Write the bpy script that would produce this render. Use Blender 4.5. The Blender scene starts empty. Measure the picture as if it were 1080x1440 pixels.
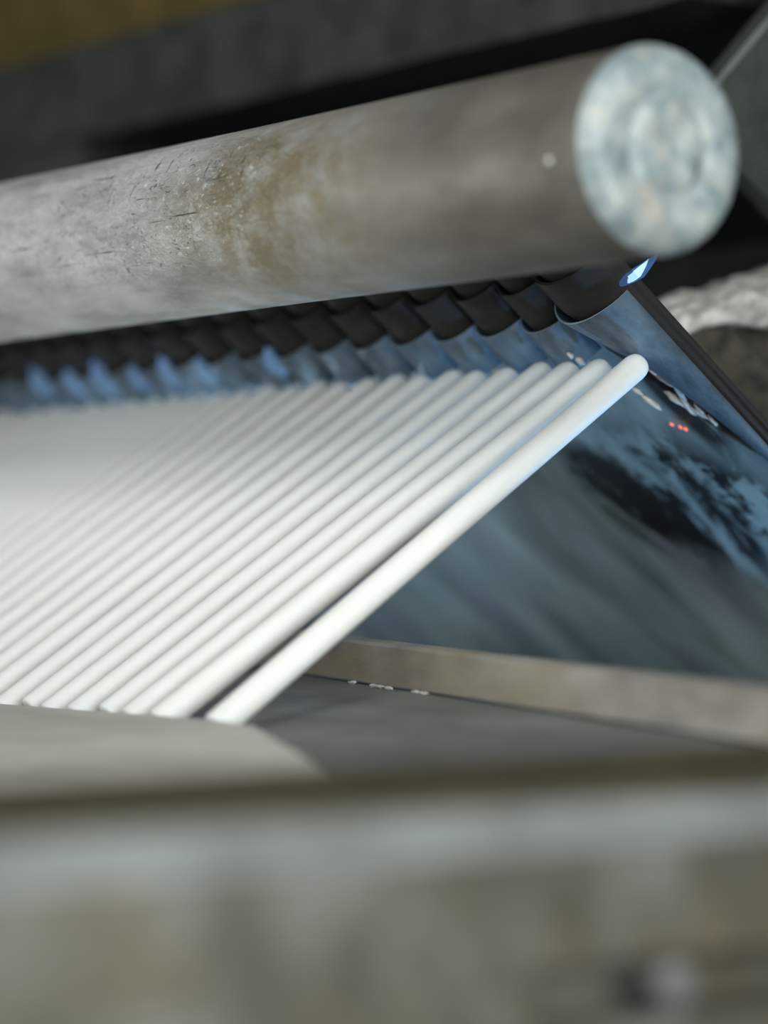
import bpy, bmesh, math, random
from mathutils import Vector, Matrix, noise

# ------------------------------------------------------------------ units
# All layout numbers are centimetres in the machine's own frame:
#   X runs along the roller (near end = +X), Y across it (away = +Y), Z up.
# The camera stands at X=0, Y=0, Z=0 of that frame, 110 cm above the floor.
S = 0.01
H = 110.0
random.seed(4)
scene = bpy.context.scene
COL = scene.collection


def W(p):
    return Vector((p[0] * S, p[1] * S, (p[2] + H) * S))


# ------------------------------------------------------------------ camera
cam_d = bpy.data.cameras.new('camera')
cam = bpy.data.objects.new('camera', cam_d)
COL.objects.link(cam)
scene.camera = cam
cam_d.sensor_fit = 'VERTICAL'
cam_d.sensor_height = 36.0
cam_d.lens = 36.0 * 4050.0 / 1440.0
cam_d.clip_start = 0.02
cam_d.clip_end = 50.0
cam.location = W((0, 0, 0))
pitch = math.atan(80.0 / 4050.0)
fwd = Vector((-0.8 * math.cos(pitch), 0.6 * math.cos(pitch), math.sin(pitch)))
cam.rotation_euler = fwd.to_track_quat('-Z', 'Y').to_euler()
cam_d.dof.use_dof = True
cam_d.dof.focus_distance = 1.12
cam_d.dof.aperture_fstop = 3.7
cam_d.dof.aperture_blades = 0

# ------------------------------------------------------------------ world, lights, exposure
wd = bpy.data.worlds.new('world')
scene.world = wd
wd.use_nodes = True
wd.node_tree.nodes['Background'].inputs[0].default_value = (0.62, 0.75, 0.78, 1)
wd.node_tree.nodes['Background'].inputs[1].default_value = 0.10


def area(name, loc, target, size, power, color, size_y=None):
    d = bpy.data.lights.new(name, 'AREA')
    d.energy = power
    d.color = color
    d.size = size * S
    if size_y:
        d.shape = 'RECTANGLE'
        d.size_y = size_y * S
    o = bpy.data.objects.new(name, d)
    COL.objects.link(o)
    o.location = W(loc)
    o.rotation_euler = (W(target) - W(loc)).to_track_quat('-Z', 'Y').to_euler()
    return o


def point(name, loc, power, color, radius):
    d = bpy.data.lights.new(name, 'POINT')
    d.energy = power
    d.color = color
    d.shadow_soft_size = radius * S
    o = bpy.data.objects.new(name, d)
    COL.objects.link(o)
    o.location = W(loc)
    return o


area('workshop_key_light', (18, -42, 108), (-95, 62, -2), 100, 20, (1.0, 0.995, 0.955))  # soft key light from above and left of the camera
area('workshop_left_light', (-185, -55, 2), (-118, 64, 12), 70, 10, (0.95, 1.0, 0.975))
area('camera_side_fill', (24, 24, 10), (-92, 66, 0), 40, 13, (0.93, 1.0, 0.975))  # added fill beside the camera, brightens the near rods and the apron
area('workshop_side_light', (25, 95, 42), (-75, 62, 6), 50, 1.2, (0.80, 0.92, 1.0))
for bx in (-112, -124, -136):
    point('hidden_apron_fill', (bx, 76.5, -2.5), 0.22, (0.62, 0.84, 1.0), 1.0)  # added fill points, hidden behind the rods to brighten the apron
# added blue fill spot below and to the right of the hood's near end, outside the frame
fill_d = bpy.data.lights.new('hood_blue_fill', 'SPOT')
fill_d.energy = 5.5
fill_d.color = (0.30, 0.62, 1.0)
fill_d.spot_size = math.radians(40)
fill_d.spot_blend = 0.8
fill_d.shadow_soft_size = 0.012
blue_fill = bpy.data.objects.new('hood_blue_fill', fill_d)
COL.objects.link(blue_fill)
blue_fill.location = W((-81, 97, -20))
blue_fill.rotation_euler = (W((-87, 79.5, 5)) - W((-81, 97, -20))).to_track_quat('-Z', 'Y').to_euler()

vs = scene.view_settings
vs.view_transform = 'Standard'
vs.look = 'None'
vs.gamma = 1.0
vs.use_curve_mapping = False
vs.exposure = 0.0


# ------------------------------------------------------------------ material helpers
class NT:
    def __init__(self, name):
        self.m = bpy.data.materials.new(name)
        self.m.use_nodes = True
        self.t = self.m.node_tree
        self.b = self.t.nodes['Principled BSDF']
        self.tc = self.t.nodes.new('ShaderNodeTexCoord')

    def n(self, kind):
        return self.t.nodes.new(kind)

    def l(self, a, b):
        self.t.links.new(a, b)

    def coord(self, scale=(1, 1, 1), rot=(0, 0, 0), loc=(0, 0, 0)):
        mp = self.n('ShaderNodeMapping')
        mp.inputs['Scale'].default_value = scale
        mp.inputs['Rotation'].default_value = rot
        mp.inputs['Location'].default_value = loc
        self.l(self.tc.outputs['Object'], mp.inputs['Vector'])
        return mp.outputs['Vector']

    def noise(self, vec, scale, detail=4, rough=0.55, dist=0.0):
        x = self.n('ShaderNodeTexNoise')
        x.inputs['Scale'].default_value = scale
        x.inputs['Detail'].default_value = detail
        x.inputs['Roughness'].default_value = rough
        x.inputs['Distortion'].default_value = dist
        self.l(vec, x.inputs['Vector'])
        return x.outputs['Fac']

    def ramp(self, fac, stops):
        r = self.n('ShaderNodeValToRGB')
        e = r.color_ramp.elements
        while len(e) < len(stops):
            e.new(0.5)
        for k, (p, c) in enumerate(stops):
            e[k].position = p
            e[k].color = c if len(c) == 4 else (*c, 1)
        self.l(fac, r.inputs['Fac'])
        return r.outputs['Color']

    def mix(self, fac, a, b, mode='MIX'):
        x = self.n('ShaderNodeMix')
        x.data_type = 'RGBA'
        x.blend_type = mode
        for sock, v in ((x.inputs[0], fac), (x.inputs[6], a), (x.inputs[7], b)):
            if hasattr(v, 'is_linked') or hasattr(v, 'links'):
                self.l(v, sock)
            elif isinstance(v, (int, float)):
                sock.default_value = v
            else:
                sock.default_value = v if len(v) == 4 else (*v, 1)
        return x.outputs[2]

    def bump(self, h, strength, dist):
        x = self.n('ShaderNodeBump')
        x.inputs['Strength'].default_value = strength
        x.inputs['Distance'].default_value = dist
        self.l(h, x.inputs['Height'])
        return x.outputs['Normal']

    def blob(self, centre_cm, radii_cm):
        """1 inside an ellipsoid patch fixed to the thing, fading to 0 outside."""
        sc = tuple(1.0 / (r * S) for r in radii_cm)
        v = self.coord(scale=sc, loc=tuple(-c * S * s for c, s in zip(centre_cm, sc)))
        g = self.n('ShaderNodeTexGradient')
        g.gradient_type = 'SPHERICAL'
        self.l(v, g.inputs['Vector'])
        return g.outputs['Fac']

    def set(self, color=None, rough=None, metal=None, normal=None, spec=None):
        for key, v in (('Base Color', color), ('Roughness', rough), ('Metallic', metal),
                       ('Normal', normal), ('Specular IOR Level', spec)):
            if v is None:
                continue
            s = self.b.inputs[key]
            if hasattr(v, 'links'):
                self.l(v, s)
            elif isinstance(v, (int, float)):
                s.default_value = v
            else:
                s.default_value = v if len(v) == 4 else (*v, 1)
        return self.m


def G(v):
    return (v, v, v, 1)


# ------------------------------------------------------------------ materials
def mat_rod():
    k = NT('white_ceramic')
    a = k.noise(k.coord((1, 1, 0.15)), 260, 4)
    c = k.ramp(a, [(0.3, (0.64, 0.635, 0.62)), (0.7, (0.71, 0.705, 0.69))])
    k.b.inputs['Subsurface Weight'].default_value = 1.0
    k.b.inputs['Subsurface Radius'].default_value = (1.0, 0.9, 0.8)
    k.b.inputs['Subsurface Scale'].default_value = 0.012
    return k.set(c, 0.62, 0.0, k.bump(k.noise(k.coord(), 900, 3), 0.12, 0.0004), 0.3)


def mat_roller():
    k = NT('worn_roller_steel')
    big = k.noise(k.coord((0.5, 1, 1)), 28, 5, 0.6)
    base = k.ramp(big, [(0.30, (0.07, 0.063, 0.052)), (0.5, (0.125, 0.115, 0.097)), (0.72, (0.20, 0.187, 0.165))])
    # brightness away from the near end, put into the colour as a lighter zone
    lit_zone = k.blob((-42, 0, 0), (38, 14, 14))
    lightm = k.noise(k.coord((0.35, 1, 1), loc=(3, 1, 0)), 60, 5, 0.65)
    light = k.ramp(lightm, [(0.25, (0.22, 0.225, 0.215)), (0.5, (0.46, 0.465, 0.445)), (0.75, (0.64, 0.65, 0.63))])
    pf = k.ramp(lit_zone, [(0.05, G(0)), (0.55, G(1))])
    col = k.mix(pf, base, light)
    # rust film
    rb = k.blob((-17.5, -3.0, 0), (9, 4, 5))
    rn = k.noise(k.coord((0.7, 1, 1), loc=(0, 2, 5)), 70, 6, 0.7)
    rmul = k.mix(1.0, k.ramp(rb, [(0.0, G(0)), (0.6, G(1))]), k.ramp(rn, [(0.38, G(0)), (0.58, G(0.85))]), 'MULTIPLY')
    col = k.mix(rmul, col, (0.17, 0.125, 0.062))
    # small dark nicks, drawn out in crossing directions
    sc = k.blob((-29, -2.6, 0.6), (17, 4.5, 3.6))
    v1 = k.noise(k.coord((0.7, 1, 1.3), rot=(0, 0.6, 0)), 330, 4, 0.65, 1.6)
    v2 = k.noise(k.coord((0.10, 1, 3.0), rot=(0, 0.05, 0)), 190, 3, 0.6, 0.4)
    v3 = k.noise(k.coord((2.6, 1, 0.25), rot=(0, -0.5, 0), loc=(0, 0, 3)), 200, 3, 0.6, 0.6)
    n1 = k.ramp(v1, [(0.60, G(0)), (0.68, G(1))])
    n2 = k.ramp(v2, [(0.65, G(0)), (0.70, G(0.9))])
    n3 = k.ramp(v3, [(0.64, G(0)), (0.70, G(0.95))])
    nk = k.mix(1.0, k.mix(1.0, n1, n2, 'LIGHTEN'), n3, 'LIGHTEN')
    scm = k.ramp(sc, [(0.08, G(0)), (0.40, G(1))])
    nk = k.mix(1.0, nk, scm, 'MULTIPLY')
    hi = k.mix(1.0, k.ramp(v1, [(0.30, G(1)), (0.42, G(0))]), scm, 'MULTIPLY')
    col = k.mix(hi, col, (0.62, 0.64, 0.61))  # pale highlight flecks among the scratches, painted into the colour
    col = k.mix(nk, col, (0.055, 0.052, 0.047))
    rough = k.ramp(big, [(0.3, G(0.62)), (0.7, G(0.5))])
    bw = k.mix(1.0, v1, sc, 'MULTIPLY')
    return k.set(col, rough, 0.15, k.bump(bw, 0.8, 0.003))


def mat_end_face():
    k = NT('oxidised_cut_end')
    v = k.coord((0.25, 1, 1))
    a = k.noise(v, 95, 5, 0.6, 0.4)
    col = k.ramp(a, [(0.28, (0.11, 0.145, 0.165)), (0.48, (0.25, 0.30, 0.315)), (0.70, (0.42, 0.44, 0.41))])
    r = k.noise(k.coord(loc=(4, 2, 1)), 55, 4)
    col = k.mix(k.ramp(r, [(0.56, G(0)), (0.70, G(0.6))]), col, (0.42, 0.35, 0.27))
    return k.set(col, 0.6, 0.15, k.bump(a, 0.5, 0.002))


def mat_iron(name, dark, light, scale=60, rough=0.6, metal=0.3, stretch=(1, 1, 1), rot=(0, 0, 0), rust=None, bump=0.4):
    k = NT(name)
    a = k.noise(k.coord(stretch, rot), scale, 6, 0.62)
    col = k.ramp(a, [(0.3, dark), (0.7, light)])
    if rust:
        r = k.noise(k.coord(stretch, rot, (3.1, 1.7, 0.4)), scale * 0.55, 5, 0.6)
        col = k.mix(k.ramp(r, [(0.45, G(0)), (0.66, G(0.85))]), col, rust)
    return k.set(col, rough, metal, k.bump(a, bump, 0.002))


def mat_flame(name, color, strength, dens):
    k = NT(name)
    k.t.nodes.remove(k.b)
    e = k.n('ShaderNodeEmission')
    e.inputs['Color'].default_value = color
    e.inputs['Strength'].default_value = strength
    tr = k.n('ShaderNodeBsdfTransparent')
    mx = k.n('ShaderNodeMixShader')
    mx.inputs[0].default_value = dens
    k.l(tr.outputs[0], mx.inputs[1])
    k.l(e.outputs[0], mx.inputs[2])
    k.l(mx.outputs[0], k.t.nodes['Material Output'].inputs['Surface'])
    return k.m


def mat_ember():
    k = NT('glowing_ember')
    k.b.inputs['Emission Color'].default_value = (1.0, 0.22, 0.13, 1)
    k.b.inputs['Emission Strength'].default_value = 1.2
    return k.set((0.3, 0.05, 0.03), 0.8)


def mat_apron():
    k = NT('blued_flamelit_steel')  # heat tint, with blue flame light put into the colour as well
    # streaks follow the local x axis of the plate (down the slope)
    a = k.noise(k.coord((0.22, 1, 1)), 26, 4, 0.55, 0.6)
    col = k.ramp(a, [(0.28, (0.07, 0.095, 0.105)), (0.5, (0.20, 0.255, 0.265)), (0.72, (0.34, 0.41, 0.43))])
    p = k.noise(k.coord((0.3, 1, 1), loc=(1, 5, 2)), 22, 3)
    col = k.mix(k.ramp(p, [(0.5, G(0)), (0.68, G(0.6))]), col, (0.20, 0.19, 0.26))
    # scale and soot near the flame mouth
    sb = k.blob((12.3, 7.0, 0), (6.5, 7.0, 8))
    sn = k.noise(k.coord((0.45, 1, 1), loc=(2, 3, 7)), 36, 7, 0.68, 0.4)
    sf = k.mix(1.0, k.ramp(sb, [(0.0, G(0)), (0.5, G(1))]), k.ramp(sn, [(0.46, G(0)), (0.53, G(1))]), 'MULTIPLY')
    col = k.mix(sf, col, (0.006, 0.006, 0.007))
    for cc, rr in (((5.2, 2.6, 0), (4.6, 1.5, 6)), ((11.5, 11.5, 0), (4.5, 2.6, 6))):  # first patch paints the dark of the crack, second is a dark streak
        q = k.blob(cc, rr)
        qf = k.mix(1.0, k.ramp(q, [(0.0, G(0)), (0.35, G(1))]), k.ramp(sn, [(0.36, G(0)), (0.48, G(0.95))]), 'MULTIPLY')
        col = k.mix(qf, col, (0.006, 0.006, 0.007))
    return k.set(col, 0.5, 0.0, k.bump(a, 0.25, 0.002))


def mat_rail():
    k = NT('weathered_rail_steel')
    a = k.noise(k.coord((1, 1, 0.6)), 24, 5, 0.6, 0.8)
    col = k.ramp(a, [(0.30, (0.030, 0.028, 0.019)), (0.5, (0.066, 0.064, 0.050)), (0.72, (0.135, 0.14, 0.128))])
    r = k.noise(k.coord((1, 1, 0.6), loc=(4, 1, 2)), 24, 3)
    col = k.mix(k.ramp(r, [(0.52, G(0)), (0.68, G(0.7))]), col, (0.085, 0.06, 0.03))
    return k.set(col, 0.6, 0.2, k.bump(a, 0.3, 0.003))


M = {
    'rod': mat_rod(), 'roller': mat_roller(), 'end': mat_end_face(),
    'flame': mat_flame('gas_flame', (0.12, 0.34, 0.85, 1), 0.7, 0.3), 'flame_core': mat_flame('gas_flame_core', (0.45, 0.75, 1.0, 1), 2.0, 0.7), 'soft_flame': mat_flame('soft_gas_flame', (0.26, 0.48, 0.85, 1), 0.75, 0.35), 'ember': mat_ember(), 'apron': mat_apron(), 'rail': mat_rail(),
    'rib': mat_iron('blued_flamelit_iron', (0.04, 0.06, 0.085), (0.19, 0.26, 0.33), 90, 0.42, 0.5, (1, 0.4, 0.4)),  # blued iron whose colour also carries the blue light of the flames
    'soot': mat_iron('sooty_iron', (0.0015, 0.0015, 0.0015), (0.013, 0.009, 0.006), 60, 0.75, 0.0),
    'beam': mat_iron('dark_green_grey_iron', (0.003, 0.004, 0.004), (0.040, 0.045, 0.041), 34, 0.7, 0.2),
    'casing': mat_iron('dark_casing_iron', (0.002, 0.003, 0.003), (0.026, 0.032, 0.030), 60, 0.8, 0.0),
    'lip': mat_iron('highlight_lip', (0.25, 0.36, 0.42), (0.45, 0.58, 0.66), 120, 0.35, 0.4),  # highlight along the scallop edges, painted as a lighter colour
    'olive': mat_iron('olive_brown_paint', (0.05, 0.034, 0.006), (0.14, 0.095, 0.02), 30, 0.75, 0.0),
    'black': mat_iron('black_wall', (0.0015, 0.0015, 0.0015), (0.004, 0.004, 0.004), 10, 0.9, 0.0),
    'gusset': mat_iron('grey_green_plate', (0.026, 0.034, 0.029), (0.048, 0.058, 0.050), 70, 0.65, 0.2),
    'crust': mat_iron('chalky_crust', (0.18, 0.18, 0.165), (0.62, 0.62, 0.58), 120, 0.9, 0.0, bump=0.8),
    'block': mat_iron('burnt_brick', (0.008, 0.008, 0.006), (0.055, 0.050, 0.036), 120, 0.9, 0.0, bump=0.8),
    'deck': mat_iron('dull_deck_steel', (0.12, 0.125, 0.12), (0.24, 0.245, 0.235), 40, 0.5, 0.4, (0.4, 1, 1)),
    'plate': mat_iron('worn_pale_plate', (0.44, 0.425, 0.37), (0.66, 0.64, 0.58), 36, 0.5, 0.25, (0.3, 1.2, 1)),
    'bar': mat_iron('brown_grey_bar', (0.17, 0.155, 0.135), (0.34, 0.325, 0.295), 55, 0.6, 0.1, (0.4, 1, 1), rust=(0.27, 0.225, 0.145)),
    'railtop': mat_iron('olive_rusted_top', (0.020, 0.015, 0.004), (0.050, 0.040, 0.014), 26, 0.75, 0.1),
    'chamfer': mat_iron('rubbed_and_lit_edge', (0.12, 0.125, 0.12), (0.22, 0.235, 0.225), 22, 0.5, 0.3),  # rail's rubbed chamfer, and the painted edge highlight on the gusset
    'ash': mat_iron('white_ash', (0.30, 0.29, 0.27), (0.62, 0.60, 0.56), 400, 0.9, 0.0),
    'bolt': mat_iron('grey_bolt', (0.06, 0.06, 0.06), (0.12, 0.12, 0.115), 80, 0.6, 0.2),
}


# ------------------------------------------------------------------ object helpers
def tag(o, label=None, cat=None, group=None, kind=None):
    if label:
        o['label'] = label
    if cat:
        o['category'] = cat
    if group:
        o['group'] = group
    if kind:
        o['kind'] = kind
    return o


def empty(name, loc):
    o = bpy.data.objects.new(name, None)
    o.empty_display_size = 0.02
    COL.objects.link(o)
    o.location = W(loc)
    return o


def mesh_from(name, verts_cm, faces, smooth=False, angle=None):
    me = bpy.data.meshes.new(name)
    me.from_pydata([tuple(Vector(v) * S) for v in verts_cm], [], faces)
    me.update()
    bm = bmesh.new()
    bm.from_mesh(me)
    bmesh.ops.recalc_face_normals(bm, faces=bm.faces)
    bm.to_mesh(me)
    bm.free()
    if smooth:
        for p in me.polygons:
            p.use_smooth = True
        if angle:
            me.set_sharp_from_angle(angle=math.radians(angle))
    return me


def link(name, me, mat, origin, parent=None):
    """origin is in machine centimetres; mesh vertices are relative to it."""
    o = bpy.data.objects.new(name, me)
    if mat is not None and not me.materials:
        me.materials.append(mat)
    COL.objects.link(o)
    if parent is None:
        o.location = W(origin)
    else:
        o.parent = parent
        root = parent
        base = Vector((0, 0, 0))
        while root is not None:
            base += root.location
            root = root.parent
        o.location = W(origin) - base
    return o


def rel(verts, origin):
    return [(v[0] - origin[0], v[1] - origin[1], v[2] - origin[2]) for v in verts]


def box_data(x0, x1, y0, y1, z0, z1):
    v = [(x, y, z) for x in (x0, x1) for y in (y0, y1) for z in (z0, z1)]
    f = [(0, 1, 3, 2), (4, 6, 7, 5), (0, 4, 5, 1), (2, 3, 7, 6), (0, 2, 6, 4), (1, 5, 7, 3)]
    return v, f


def bevel_mesh(me, w_cm, seg=2):
    bm = bmesh.new()
    bm.from_mesh(me)
    bmesh.ops.bevel(bm, geom=list(bm.edges), offset=w_cm * S, segments=seg, affect='EDGES', profile=0.5)
    bm.to_mesh(me)
    bm.free()
    for p in me.polygons:
        p.use_smooth = True
    me.set_sharp_from_angle(angle=math.radians(40))
    return me


def box(name, ext, mat, origin, parent=None, bevel=0.0):
    v, f = box_data(*ext)
    me = mesh_from(name, rel(v, origin), f)
    if bevel:
        bevel_mesh(me, bevel)
    return link(name, me, mat, origin, parent)


def prism(name, outline, direction, mat, origin, parent=None, bevel=0.0):
    """outline: list of 3-D points of one face; extruded by `direction` (cm)."""
    n = len(outline)
    d = Vector(direction)
    v = [Vector(p) for p in outline] + [Vector(p) + d for p in outline]
    f = [tuple(range(n)), tuple(range(2 * n - 1, n - 1, -1))]
    f += [(i, (i + 1) % n, n + (i + 1) % n, n + i) for i in range(n)]
    me = mesh_from(name, rel(v, origin), f)
    if bevel:
        bevel_mesh(me, bevel)
    return link(name, me, mat, origin, parent)


def lathe(profile, seg, axis='X', wob=0.0, close=True):
    """profile: (along, radius) list. Returns verts, faces."""
    v, f = [], []
    for (a, r) in profile:
        for k in range(seg):
            t = 2 * math.pi * k / seg
            rr = r
            if wob and r > 0:
                rr = r * (1 + wob * noise.noise(Vector((math.cos(t) * 2.2, math.sin(t) * 2.2, a * 0.5))))
            c, s = rr * math.cos(t), rr * math.sin(t)
            v.append((a, c, s) if axis == 'X' else (c, s, a))
    m = len(profile)
    for i in range(m - 1):
        for k in range(seg):
            f.append((i * seg + k, i * seg + (k + 1) % seg, (i + 1) * seg + (k + 1) % seg, (i + 1) * seg + k))
    if close:
        f.append(tuple(range(seg - 1, -1, -1)))
        f.append(tuple((m - 1) * seg + k for k in range(seg)))
    return v, f


# ------------------------------------------------------------------ the setting
tag(box('wall_back', (-420, 160, 150, 156, -110, 160), M['black'], (-130, 150, -110)), kind='structure')
tag(box('floor', (-420, 160, -140, 150, -114, -110), M['black'], (-130, 0, -110)), kind='structure')

# slope frame of the hood: t runs down and away, n points up and away
T = Vector((0, 0.79, -0.613))
N = Vector((0, 0.613, 0.79))
E0 = Vector((0, 74.8, 10.2))


def hp(x, a, b=0.0):
    p = E0 + T * a + N * b
    return (x, p.y, p.z)


# ------------------------------------------------------------------ roller
def make_roller():
    root = empty('steel_roller', (-70.2, 63.9, 13.77))
    tag(root, 'thick worn grey steel roller with rust stains and a blunt cut end', 'roller')
    prof = [(-95, 3.5)]
    prof += [(-95 + 5 * i, 3.5) for i in range(1, 19)]
    prof += [(-0.30, 3.5), (-0.05, 3.49), (0.0, 3.40)]
    v, f = lathe(prof, 96, 'X', 0.0)
    me = mesh_from('roller_body', v, f, True, 35)
    link('roller_body', me, M['roller'], (-70.2, 63.9, 13.77), root)
    # end face: rim, shallow ring groove, raised irregular boss and a centre dimple
    rings = [(0.0, 0.02), (-0.12, 0.20), (-0.03, 0.45), (0.04, 0.8), (0.06, 1.25), (0.02, 1.52), (-0.16, 1.66),
             (-0.02, 1.84), (0.0, 2.2), (0.04, 2.6), (0.03, 2.85), (-0.06, 3.08), (-0.22, 3.28), (-0.42, 3.42), (-0.64, 3.5)]
    rings = [(a + 0.6, r) for a, r in rings]
    vv, ff = [], []
    seg = 72
    for (a, r) in rings:
        for k in range(seg):
            t = 2 * math.pi * k / seg
            rr = r
            if r < 3.1:
                rr = r * (1 + 0.10 * noise.noise(Vector((math.cos(t) * 1.3, math.sin(t) * 1.3, r * 0.3))))
            p = (rr * math.cos(t), rr * math.sin(t))
            h = a + 0.06 * noise.noise(Vector((p[0] * 1.4, p[1] * 1.4, 2.0))) * (1 if r < 3.2 else 0.3)
            vv.append((h + 0.02, p[0], p[1]))
    for i in range(len(rings) - 1):
        for k in range(seg):
            ff.append((i * seg + k, i * seg + (k + 1) % seg, (i + 1) * seg + (k + 1) % seg, (i + 1) * seg + k))
    ff.append(tuple(range(seg)))
    me = mesh_from('end_face', vv, ff, True)
    o = link('end_face', me, M['end'], (-70.2, 63.9, 13.77), root)
    o['label'] = 'pale blue grey cut end of the roller with a ring groove'


make_roller()
_rl = bpy.data.objects['steel_roller']
for k, (dx, th, r_) in enumerate([(-16.2, 82, 0.05), (-18.0, 84, 0.035), (-11.5, 80, 0.035), (-1.4, 188, 0.13)]):
    t_ = math.radians(th)
    bm = bmesh.new()
    bmesh.ops.create_icosphere(bm, subdivisions=2, radius=r_ * S)
    for q in bm.verts:
        q.co *= 1 + 0.3 * noise.noise(q.co * 2500 + Vector((k, 0, 0)))
    me = bpy.data.meshes.new('weld_spatter')
    bm.to_mesh(me)
    bm.free()
    link('weld_spatter', me, M['ash'], (-70.2 + dx, 63.9 + 3.5 * math.cos(t_), 13.77 + 3.5 * math.sin(t_)), _rl)

# ------------------------------------------------------------------ white rods
ROD_L = 23.9
RR = 0.55
prof = [(0, 0.42), (0.05, 0.52), (0.14, RR)]
prof += [(0.14 + (ROD_L - 0.65) * i / 8.0, RR - 0.015 * (i / 8.0)) for i in range(1, 9)]
prof += [(ROD_L - 0.30, 0.505), (ROD_L - 0.14, 0.44), (ROD_L - 0.04, 0.33), (ROD_L, 0.20)]
rv, rf = lathe(prof, 28, 'Z')
rod_mesh = mesh_from('white_rod', rv, rf, True)

ORD = ['first', 'second', 'third', 'fourth', 'fifth', 'sixth', 'seventh', 'eighth', 'ninth', 'tenth', 'eleventh',
       'twelfth', 'thirteenth', 'fourteenth', 'fifteenth', 'sixteenth', 'seventeenth', 'eighteenth', 'nineteenth',
       'twentieth', 'twenty-first', 'twenty-second', 'twenty-third', 'twenty-fourth', 'twenty-fifth', 'twenty-sixth',
       'twenty-seventh', 'twenty-eighth', 'twenty-ninth', 'thirtieth']
PITCH = 1.93
for i in range(28):
    xt = -84.3 - PITCH * i
    xb = xt
    dy = 0.0
    if i == 0:
        xb -= 0.9
    else:
        xb = xt - 2.7 + random.uniform(-0.10, 0.10)
        xt += random.uniform(-0.07, 0.07)
        dy = random.uniform(-0.25, 0.12)
    if i >= 8:
        xb -= 0.25
    tip = Vector((xt, 75.9 + dy, 8.15 + dy * 0.7))
    bot = Vector((xb, 56.1 + dy, -5.85 + dy * 0.7))
    d = (tip - bot).normalized()
    o = link('white_rod', rod_mesh, M['rod'], tuple(tip - d * ROD_L))
    o.rotation_euler = d.to_track_quat('Z', 'Y').to_euler()
    if i == 0:
        lab = 'white rod nearest the cut roller end, with a dark gap beside its lower half'
    elif i == 1:
        lab = 'white rod just behind the nearest one, across the dark wedge gap'
    else:
        lab = '%s white rod of the leaning row, counted from the roller\'s cut end' % ORD[i]
    tag(o, lab, 'rod', 'white rods leaning in a row')


# ------------------------------------------------------------------ fluted hood
hood = empty('fluted_hood', hp(-83.2, 36, 0))
tag(hood, 'blue flame-lit steel furnace hood with scalloped ribs above the rod tips', 'furnace hood')


def rib_mesh(name, w, depth, a0, a1, thick, taper=None, nseg=14, asteps=1, lip=False):
    """One convex rib; local x from -w (far cusp) to 0 (near cusp), bulging to -n."""
    v, f = [], []
    sect = []
    for j in range(nseg + 1):
        u = j / nseg
        s = 2 * u - 1
        sect.append((-w * (1 - u), -depth * (1 - s * s) ** 0.8))
    for k in range(asteps + 1):
        q = k / asteps
        a = a0 + (a1 - a0) * q
        sx, sb = (1.0, 1.0) if taper is None else interp(taper, a)
        for (x, b) in sect:
            p = T * a + N * (b * sb)
            v.append((x * sx, p.y, p.z))
        for (x, b) in sect:
            p = T * a + N * (b * sb + thick)
            v.append((x * sx, p.y, p.z))
    m = nseg + 1
    for k in range(asteps):
        o0, o1 = k * 2 * m, (k + 1) * 2 * m
        for j in range(nseg):
            f.append((o0 + j, o0 + j + 1, o1 + j + 1, o1 + j))
            f.append((o0 + m + j, o1 + m + j, o1 + m + j + 1, o0 + m + j + 1))
        f.append((o0, o1, o1 + m, o0 + m))
        f.append((o0 + m - 1, o0 + 2 * m - 1, o1 + 2 * m - 1, o1 + m - 1))
    for o0 in (0, asteps * 2 * m):
        for j in range(nseg):
            f.append((o0 + j, o0 + m + j, o0 + m + j + 1, o0 + j + 1))
    me = mesh_from(name, v, f, True, 40)
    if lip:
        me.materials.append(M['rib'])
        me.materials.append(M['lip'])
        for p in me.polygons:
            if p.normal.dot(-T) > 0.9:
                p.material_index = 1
    return me


RP = 2.95
# how the near rib dies away down the slope: (a, width factor, bulge factor)
END = [(-0.85, 1.0, 1.0), (1.0, 0.82, 0.72), (3.0, 0.56, 0.42), (6.0, 0.33, 0.22), (9.0, 0.16, 0.10), (11.0, 0.10, 0.05)]


def interp(tab, a):
    for (p, q) in zip(tab, tab[1:]):
        if a <= q[0]:
            w = max(0.0, (a - p[0]) / (q[0] - p[0]))
            return p[1] + (q[1] - p[1]) * w, p[2] + (q[2] - p[2]) * w
    return tab[-1][1], tab[-1][2]


X0 = -87.5
NR = 21
e0 = hp(-83.25, 0)
tiers = [(0.0, 0.0, 2.2, 'rib', 'rib'), (0.36, -1.9, 0.9, 'soot', 'upper_rib'), (0.72, -7.0, 0.0, 'soot', 'upper_rib')]
for (b, a0, a1, mt, nm) in tiers:
    me = rib_mesh(nm, RP - 0.03, 0.95, a0, a1, 0.09, lip=(b == 0.0))
    if b:
        me.materials.append(M[mt])
    for i in range(NR):
        link(nm, me, None, hp(X0 - RP * i, 0, b), hood)
    # the wide rib at the near end
    if b == 0.0:
        me = rib_mesh('end_rib', 4.2, 1.5, -0.85, 11.0, 0.09, END, 18, 16, True)
    else:
        me = rib_mesh('end_rib', 4.1, 1.5, a0 - 0.85, 9.0, 0.14, END, 18, 20)
    if b:
        me.materials.append(M[mt])
    link('end_rib', me, None, hp(-83.25, 0, b), hood)

# smooth apron plate continuing down the slope, local x = slope direction
rot = Matrix((T, Vector((-1, 0, 0)), T.cross(Vector((-1, 0, 0))))).transposed()
if rot.determinant() < 0:
    rot = Matrix((T, Vector((1, 0, 0)), T.cross(Vector((1, 0, 0))))).transposed()
inv = rot.transposed()
ap_o = hp(-83.2, 0, 0.1)


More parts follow.
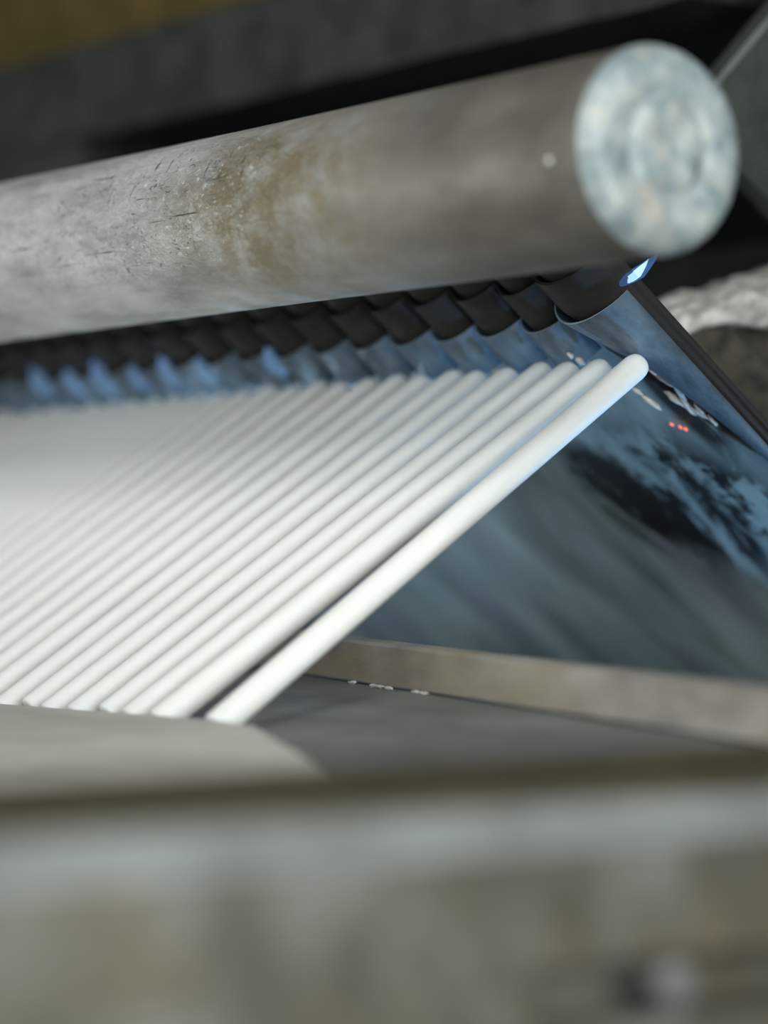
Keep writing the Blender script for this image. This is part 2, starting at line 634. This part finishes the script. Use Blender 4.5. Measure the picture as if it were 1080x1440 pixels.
def apron_outline():
    pts = []
    edge = [(1.4, -87.4), (2.4, -87.3), (3.2, -86.8), (4.0, -86.7), (4.6, -86.3), (5.5, -86.15), (6.2, -85.75), (7.0, -85.5), (8.0, -85.0), (9.0, -84.4), (10.5, -83.3), (36, -83.2)]
    for (a, x) in edge:
        pts.append(hp(x, a, 0.1))
    pts.append(hp(-175, 36, 0.1))
    pts.append(hp(-175, 1.4, 0.1))
    return pts


pts = [inv @ (Vector(p) - Vector(ap_o)) for p in apron_outline()]
n = len(pts)
off = inv @ (N * 0.5)
vv = [tuple(p) for p in pts] + [tuple(p + off) for p in pts]
ff = [tuple(range(n)), tuple(range(2 * n - 1, n - 1, -1))] + [(i, (i + 1) % n, n + (i + 1) % n, n + i) for i in range(n)]
me = mesh_from('apron_plate', vv, ff)
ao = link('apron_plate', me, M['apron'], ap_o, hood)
ao.rotation_euler = rot.to_euler()
ao['label'] = 'blue streaked smooth plate below the ribs'


def crumb(name, mat, x, a, b, l, w, h, ang, seed, parent):
    bm = bmesh.new()
    bmesh.ops.create_icosphere(bm, subdivisions=2, radius=1.0)
    for v in bm.verts:
        q = 1 + 0.55 * noise.noise(v.co * 1.6 + Vector((seed * 3.1, seed, 0)))
        c, s = math.cos(ang), math.sin(ang)
        la, lx, lb = v.co.x * l * q, v.co.y * w * q, v.co.z * h * q
        aa, xx = la * c - lx * s, la * s + lx * c
        p = T * aa + N * lb + Vector((xx, 0, 0))
        v.co = p * S
    me = bpy.data.meshes.new(name)
    bm.to_mesh(me)
    bm.free()
    for p in me.polygons:
        p.use_smooth = True
    return link(name, me, mat, hp(x, a, b), parent)


# ash flakes crusting the crack, and at two rod tips
flakes = [(-85.15, 3.5, .9, .09), (-85.0, 4.3, .7, .07), (-84.75, 5.0, .8, .08), (-85.5, 4.6, .7, .10), (-85.35, 5.4, .8, .11),
          (-85.0, 5.9, .9, .09), (-84.7, 6.4, .7, .07), (-84.5, 6.1, .5, .06), (-84.35, 6.9, .5, .06), (-85.7, 3.9, .4, .07),
          (-87.4, 2.35, .55, .14), (-87.9, 1.9, .35, .10), (-88.15, 1.5, .25, .07), (-86.5, 2.6, .5, .06),
          (-90.4, 2.1, .4, .12), (-93.3, 2.2, .45, .15), (-96.2, 2.0, .4, .16), (-99.4, 2.2, .5, .16)]
for k, (x, a, l, w) in enumerate(flakes):
    if x > -86:
        x -= 0.55
    bb = 0.0 if x > -86 else -0.85
    if x < -86 and k > 13:
        bb = -0.95
    crumb('ash_flake', M['ash'], x, a, bb, l * 0.7, w * 1.5, w * 1.2, 0.22 + 0.35 * math.sin(k * 2.3), k, hood)
for k, (x, a) in enumerate([(-85.55, 3.15), (-85.45, 3.5), (-85.3, 3.8), (-86.95, 7.1), (-86.75, 7.25), (-87.3, 6.9)]):
    crumb('ember', M['ember'], x, a, -0.06 if k > 2 else -0.15, 0.16 if k < 3 else 0.10, 0.06, 0.05, 0.3, 40 + k, hood)


# ------------------------------------------------------------------ flames
def flame(loc, lean, h, r, label, group, mat='flame'):
    prof = [(0.0, 0.15), (0.12, 0.7), (0.28, 1.0), (0.5, 0.82), (0.72, 0.5), (0.9, 0.2), (1.0, 0.03)]
    v, f = [], []
    seg = 14
    for (q, rr) in prof:
        for k in range(seg):
            t = 2 * math.pi * k / seg
            wv = 1 + 0.2 * noise.noise(Vector((math.cos(t), math.sin(t), q * 3 + loc[0])))
            v.append((lean[0] * q * h + rr * r * wv * math.cos(t), lean[1] * q * h + rr * r * wv * math.sin(t), q * h * lean[2]))
    for i in range(len(prof) - 1):
        for k in range(seg):
            f.append((i * seg + k, i * seg + (k + 1) % seg, (i + 1) * seg + (k + 1) % seg, (i + 1) * seg + k))
    f.append(tuple(range(seg)))
    f.append(tuple((len(prof) - 1) * seg + k for k in range(seg)))
    me = mesh_from('gas_flame', v, f, True)
    o = link('gas_flame', me, M[mat], loc)
    tag(o, label, 'flame', group)
    if mat == 'flame':
        cv = [((x - lean[0] * h * 0.45) * 0.55 + lean[0] * h * 0.42, (y - lean[1] * h * 0.45) * 0.55 + lean[1] * h * 0.42,
               (z - lean[2] * h * 0.45) * 0.72 + lean[2] * h * 0.42) for (x, y, z) in v]
        link('flame_core', mesh_from('flame_core', cv, f, True), M['flame_core'], loc, o)
    return o


flame(hp(-83.3, -1.1, 0.05), (0.1, 0.78, 0.62), 2.2, 0.45,
      'bright blue gas flame licking up under the roller\'s cut end', 'blue gas flames at the hood')
FL = [(-108.3, 'seventh scallop', 0.9), (-114.2, 'ninth scallop', 0.8), (-117.2, 'tenth scallop', 1.0), (-120.2, 'eleventh scallop', 0.8),
      (-123.2, 'twelfth scallop', 1.1), (-126.2, 'thirteenth scallop', 0.9), (-129.2, 'fourteenth scallop', 1.1)]
for (fx, word, sc) in FL:
    flame(hp(fx, 1.3, -0.7), (0.0, -0.55, 0.75), 1.9 * sc, 0.55 * sc,
          'soft blue gas flame at the %s from the hood\'s near end' % word, 'blue gas flames at the hood', 'soft_flame')

# ------------------------------------------------------------------ tray in front
def deck_z(y):
    return -6.1 + 0.15 * (y - 56)


dk = [(-170, 30), (-58.8, 30), (-58.8, 60.8), (-61.9, 61.2), (-88, 66.4), (-170, 82.8)]
dko = (-100, 50, deck_z(50))
o = prism('tray_deck', [(x, y, deck_z(y)) for x, y in dk], (0, 0, -0.8), M['deck'], dko)
tag(o, 'flat grey steel deck under the lower rod ends', 'deck')

bar = empty('tray_bar', (-88, 66.2, deck_z(66.2)))
tag(bar, 'brown grey flat bar lying across the deck behind the rods', 'bar')
u = Vector((26.1, -5.2, 0)).normalized()
ang = math.atan2(u.y, u.x)
prof2 = [(0, 0), (0, 1.45), (0.10, 1.56), (1.4, 1.56), (1.5, 1.45), (1.5, 0)]
p0, p1 = -82, 29.2
v, f = [], []
nst = 40
for k in range(nst + 1):
    s_ = p0 + (p1 - p0) * k / nst
    for (yy, zz) in prof2:
        y_loc = yy + 0.03 * noise.noise(Vector((s_ * 0.3, yy, zz)))
        zd = deck_z(66.2 + u.y * s_) - deck_z(66.2)
        v.append((s_, y_loc, zz + zd + 0.12))
m = len(prof2)
for k in range(nst):
    for j in range(m):
        f.append((k * m + j, k * m + (j + 1) % m, (k + 1) * m + (j + 1) % m, (k + 1) * m + j))
f.append(tuple(range(m)))
f.append(tuple(nst * m + j for j in range(m)))
me = mesh_from('bar_body', v, f)
b_o = link('bar_body', me, M['bar'], (-88, 66.2, deck_z(66.2)), bar)
b_o.rotation_euler = (0, 0, ang)
for k, s_ in enumerate((-3.0, -1.1, -0.5, 0.2, 2.6, 3.2)):
    bm = bmesh.new()
    bmesh.ops.create_icosphere(bm, subdivisions=2, radius=1.0)
    for q in bm.verts:
        w = 1 + 0.5 * noise.noise(q.co * 1.8 + Vector((k, 0, 0)))
        q.co = Vector((q.co.x * 0.38 * w, q.co.y * 0.10 * w, q.co.z * 0.07 * w)) * S
    me = bpy.data.meshes.new('crumb')
    bm.to_mesh(me)
    bm.free()
    p = Vector((-88, 66.2, 0)) + u * s_ + Vector((0.0, -0.12, 0))
    c = link('scale_crumb', me, M['ash'], (p.x, p.y, deck_z(p.y) + 0.06), bar)
    c.rotation_euler = (0, 0, ang)

# pale rest plate whose back edge stops the rod feet
rp = [(-165, 55.8), (-84.6, 55.8), (-81.5, 55.5), (-69.2, 50.2), (-66, 40), (-62, 30.5), (-165, 30.5)]
rpo = (-95, 45, deck_z(45))
o = prism('rest_plate', [(x, y, deck_z(y) + 0.85) for x, y in rp], (0, 0, -0.84), M['plate'], rpo, None, 0.06)
tag(o, 'pale worn rest plate with an angled corner at the rods\' feet', 'plate')

# side rail of the machine, nearest the camera
rail = empty('side_rail', (-54, 50, -36))
tag(rail, 'blurred weathered steel side rail across the foreground', 'rail')
Y0, Y1 = 6, 110
XF, XB = -51.6, -58.6
box('face_plate', (XB, XF, Y0, Y1, -9.3, -6.63), M['rail'], (-54, 50, -8), rail)
box('web', (XB, XF - 1.9, Y0, Y1, -10.8, -9.3), M['rail'], (-56, 50, -10), rail)
box('packing_block', (XF - 1.9, XF, Y0, 43.0, -10.8, -9.3), M['rail'], (-53, 36, -10), rail)
box('lower_flange', (XB, XF, Y0, Y1, -36, -10.8), M['rail'], (-54, 50, -12), rail)
prism('rubbed_or_lit_edge', [(XF, Y0, -6.63), (XF - 1.1, Y0, -5.58), (XB, Y0, -5.58), (XB, Y0, -6.63)], (0, Y1 - Y0, 0),
      M['chamfer'], (-54, 50, -6), rail)
prism('top_strip', [(XF - 1.05, Y0, -5.58), (XF - 1.1, Y0, -5.43), (XB, Y0, -4.93), (XB, Y0, -5.58)], (0, Y1 - Y0, 0),
      M['railtop'], (-54, 50, -5.2), rail)


def bolt(y, z, parent):
    v, f = [], []
    for (x, r) in [(0, 0.62), (0.05, 0.66), (1.8, 0.66), (1.95, 0.55)]:
        for k in range(6):
            t = math.pi * k / 3
            v.append((x, r * math.cos(t), r * math.sin(t)))
    for i in range(3):
        for k in range(6):
            f.append((i * 6 + k, i * 6 + (k + 1) % 6, (i + 1) * 6 + (k + 1) % 6, (i + 1) * 6 + k))
    f.append(tuple(range(6)))
    f.append(tuple(18 + k for k in range(6)))
    link('bolt', mesh_from('bolt', v, f), M['bolt'], (XF - 1.9, y, z), parent)


bolt(47.6, -10.05, rail)

# ------------------------------------------------------------------ background frame
beam = empty('upper_beam', (-160, 90, 26.2))
tag(beam, 'dark grey green iron beam running behind and above the roller', 'beam')
v, f = [], []
nst = 60
for k in range(nst + 1):
    x = -97 - 150 * k / nst
    jag = 0.22 * noise.noise(Vector((x * 0.6, 0, 0)))
    for (y, z) in ((90, 26.2 + jag), (90, 31.5), (90.4, 31.9), (97, 31.9), (97, 26.4)):
        v.append((x, y, z))
for k in range(nst):
    for j in range(5):
        f.append((k * 5 + j, k * 5 + (j + 1) % 5, (k + 1) * 5 + (j + 1) % 5, (k + 1) * 5 + j))
f.append(tuple(range(5)))
f.append(tuple(nst * 5 + j for j in range(5)))
link('beam_body', mesh_from('beam_body', rel(v, (-160, 90, 26.2)), f), M['beam'], (-160, 90, 26.2), beam)
box('end_bracket', (-200, -151, 90.2, 96, 17, 26.6), M['beam'], (-160, 90, 17), beam, 0.3)

o = box('upper_panel', (-300, -60, 112, 116, 36.5, 62), M['olive'], (-160, 112, 36.5))
tag(o, 'olive brown painted panel in the top corner, beyond the dark beam', 'panel')

g = prism('gusset_plate', [(-91.3, 84.8, 19.6), (-91.3, 89.6, 24.3), (-91.3, 104, 38.3), (-91.3, 104, 6.8), (-91.3, 88.1, 17.4)],
          (-1.2, 0, 0), M['gusset'], (-91.3, 90, 18), None, 0.10)
prism('rubbed_or_lit_edge', [(-91.3, 84.9, 19.75), (-91.3, 104, 38.35), (-91.3, 104, 37.95), (-91.3, 85.1, 19.55)], (0.08, 0, 0),
      M['chamfer'], (-91.3, 90, 24), g)  # pale strip added to paint the lit edge of the gusset
tag(g, 'dark grey green pointed gusset plate behind the roller\'s cut end', 'plate')

o = box('rear_casing', (-180, -84, 106, 109, -40, 17), M['casing'], (-120, 106, -40))
tag(o, 'dark mottled iron casing wall far behind the hood', 'casing')


# burnt block with a chalky crust behind the hood edge
def lump(name, mat, c, r, seed, amp, parent, freq=0.45, power=3.0, sub=5):
    bm = bmesh.new()
    bmesh.ops.create_icosphere(bm, subdivisions=sub, radius=1.0)
    for v in bm.verts:
        d = v.co.normalized()
        q = (abs(d.x) ** power + abs(d.y) ** power + abs(d.z) ** power) ** (-1 / power)
        p = Vector((d.x * q * r[0], d.y * q * r[1], d.z * q * r[2]))
        nn = noise.fractal(p * freq + Vector((seed, 0, seed)), 0.8, 2.0, 5)
        p += d * nn * amp
        v.co = p * S
    me = bpy.data.meshes.new(name)
    bm.to_mesh(me)
    bm.free()
    for p in me.polygons:
        p.use_smooth = True
    return link(name, me, mat, c, parent)


bk = empty('burnt_block', (-94.5, 91, -3))
tag(bk, 'burnt dark refractory block with a chalky white top crust', 'block')
lump('block_body', M['block'], (-94.5, 93.8, 7.7), (4.2, 9.0, 3.7), 3, 0.6, bk).rotation_euler = (math.radians(-4), 0, 0)
cr = lump('crust', M['crust'], (-94.0, 93.2, 12.6), (4.3, 8.6, 1.0), 7, 0.5, bk, 0.7, 2.6)
cr.rotation_euler = (math.radians(14), 0, 0)
cr['label'] = 'ragged chalky white crust'
